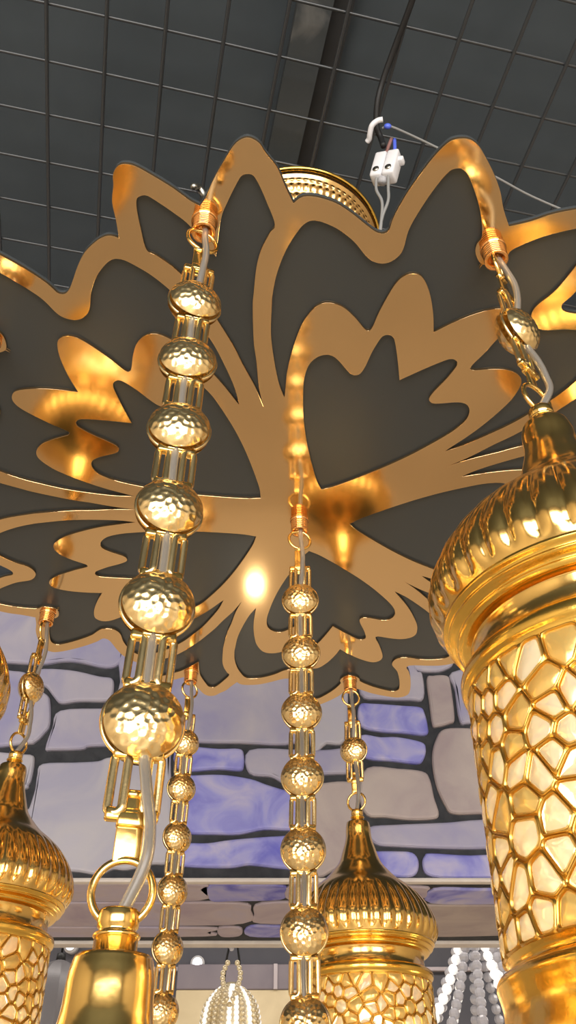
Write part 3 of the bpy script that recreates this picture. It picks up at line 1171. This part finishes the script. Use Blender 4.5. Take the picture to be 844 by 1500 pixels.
# crystal chandelier: tent of bead strands
pc = on_y(704, 1440, 2.62)
ch = thing('crystal_chandelier', 'white crystal chandelier with flaring bead strands at the bottom, left of the big lantern', 'chandelier', (pc.x, 2.62, CZ + pc.z))
bm = bmesh.new()
torus(bm, 0.03, 0.008, Matrix.Translation((0, 0, 0.20)), 24, 8)
tube(bm, [Vector((0, 0, 0.2)), Vector((0, 0, 0.9 - pc.z + 0.35))], 0.004, 8)
tube(bm, [Vector((-0.03, 0, 0.2)), Vector((0.03, 0, 0.2))], 0.004, 8)
link('top_ring', bm, M['screw'], ch)
NSTR = 13
for i in range(NSTR):
    a = 2 * PI * (i + 0.25) / NSTR
    bm = bmesh.new()
    R1 = 0.19
    strand(bm, [(0.03 * math.cos(a), 0.03 * math.sin(a), 0.19), (0.055 * math.cos(a), 0.055 * math.sin(a), 0.09), (0.115 * math.cos(a), 0.115 * math.sin(a), -0.03), (R1 * math.cos(a), R1 * math.sin(a), -0.14)], 0.0135, 0.0145, 14)
    link('bead_strand', bm, M['crystal_glow'] if i % 3 == 1 else M['crystal'], ch, smooth=False)
bm = bmesh.new()
torus(bm, 0.19, 0.008, Matrix.Translation((0, 0, -0.15)), 48, 8)
link('bottom_ring', bm, M['screw'], ch)

# beaded pendant lamp
pb = on_y(338, 1490, 2.3)
bl = thing('beaded_pendant', 'small pendant lamp covered in cream and white beads at the bottom, left of centre chain', 'lamp', (pb.x, 2.3, CZ + pb.z))
for i in range(24):
    a = 2 * PI * i / 24
    bm = bmesh.new()
    q = lambda r, z: (r * math.cos(a), r * math.sin(a), z)
    strand(bm, [q(0.020, 0.062), q(0.040, 0.050), q(0.062, 0.020), q(0.070, -0.03), q(0.066, -0.08)], 0.0062, 0.0068, 15)
    link('bead_strand', bm, M['bead_cream'] if i % 7 not in (0, 4, 5) else M['crystal_glow'], bl)
bm = bmesh.new()
for s in (-1, 1):
    strand(bm, [(s * 0.012, -0.012, 0.115), (s * 0.022, -0.028, 0.085), (s * 0.012, -0.058, 0.04), (0, -0.066, 0.015)], 0.0068, 0.0068, 9)
link('bead_garland', bm, M['bead_cream'], bl)
bm = bmesh.new()
lathe(bm, [(0.0004, 0.075), (0.014, 0.073), (0.024, 0.064), (0.050, 0.044), (0.062, 0.016), (0.066, -0.03), (0.062, -0.085)], 36, cap=False)
link('inner_shade', bm, M['bead_cream'], bl)
bm = bmesh.new()
for s in (-1, 1):
    tube(bm, [Vector((s * 0.020, 0, 0.066)), Vector((s * 0.017, 0, 0.12)), Vector((s * 0.010, 0, 0.16))], 0.0028, 8)
tube(bm, [Vector((0, 0, 0.155)), Vector((0, 0, 0.40)), Vector((0, 0, 0.955 - 0.2))], 0.0022, 8)
link('suspension_wire', bm, M['cable_black'], bl)
bm = bmesh.new()
for x, z in ((-0.009, 0.156), (0.004, 0.163), (0.008, 0.175), (-0.004, 0.150)):
    sphere(bm, (x, -0.004, z), 0.007, 10, 8)
link('top_knot', bm, M['crystal'], bl)

# smoky crystal shade, far left
pg = on_y(78, 1475, 2.6)
gs = thing('smoky_lampshade', 'blurred smoky grey crystal lampshade behind the bottom left lantern', 'lamp', (pg.x, 2.6, CZ + pg.z))
bm = bmesh.new()
lathe(bm, dense([(0.012, 0.115), (0.040, 0.100), (0.070, 0.060), (0.085, 0.000), (0.090, -0.08), (0.086, -0.11)], 0), 20, lambda a, r, z: r * (1 + 0.03 * math.cos(a * 10)), cap=False)
link('shade', bm, M['grey_crystal'], gs, smooth=False)
bm = bmesh.new()
tube(bm, [Vector((0, 0, 0.11)), Vector((0, 0, 0.75))], 0.003, 8)
lathe(bm, [(0.0004, 0.135), (0.012, 0.132), (0.014, 0.112), (0.0004, 0.108)], 16)
link('cord', bm, M['cable_black'], gs)
bm = bmesh.new()
for i in range(20):
    a = 2 * PI * i / 20
    for j in range(3):
        sphere(bm, (0.086 * math.cos(a), 0.086 * math.sin(a), -0.118 - 0.014 * j), 0.0068, 8, 6)
link('bead_fringe', bm, M['crystal'], gs)

# ------------------------------------------------------------------ lights
def area(name, loc, rot, sx, sy, power, col):
    l = bpy.data.lights.new(name, 'AREA')
    l.shape = 'RECTANGLE'
    l.size, l.size_y = sx, sy
    l.energy = power
    l.color = col
    o = bpy.data.objects.new(name, l)
    COL.objects.link(o)
    o.location = (loc[0], loc[1], CZ + loc[2])
    o.rotation_euler = rot
    return o


def point(name, loc, power, col, r=0.05):
    l = bpy.data.lights.new(name, 'POINT')
    l.energy = power
    l.color = col
    l.shadow_soft_size = r
    o = bpy.data.objects.new(name, l)
    COL.objects.link(o)
    o.location = (loc[0], loc[1], CZ + loc[2])


area('added_front_light', (0.0, -2.45, -0.2), (-PI / 2, 0, PI), 3.6, 1.7, 160, (1.0, 0.975, 0.95))  # broad light added behind the camera
point('warm_point_light', (-0.093, 1.91, -0.25), 0.5, (1.0, 0.85, 0.6), 0.02)  # lit bulb whose highlight shows in the plate
point('warm_point_light', (0.75, 1.3, -0.45), 2, (1.0, 0.78, 0.42), 0.05)  # added for warm highlights on the gold, no lamp seen here
area('added_back_light', (0, 2.45, 0.95), (0.5, 0, 0), 3.0, 0.2, 11, (1.0, 0.92, 0.84))  # unseen strip added behind the bulkhead to brighten the back wall

w = bpy.data.worlds.new('world')
sc.world = w
w.use_nodes = True
w.node_tree.nodes['Background'].inputs['Color'].default_value = (0.9, 0.78, 0.62, 1)
w.node_tree.nodes['Background'].inputs['Strength'].default_value = 0.25

sc.view_settings.view_transform = 'Standard'
sc.view_settings.look = 'None'
sc.view_settings.exposure = 0.0
sc.view_settings.gamma = 1.0
sc.view_settings.use_curve_mapping = False
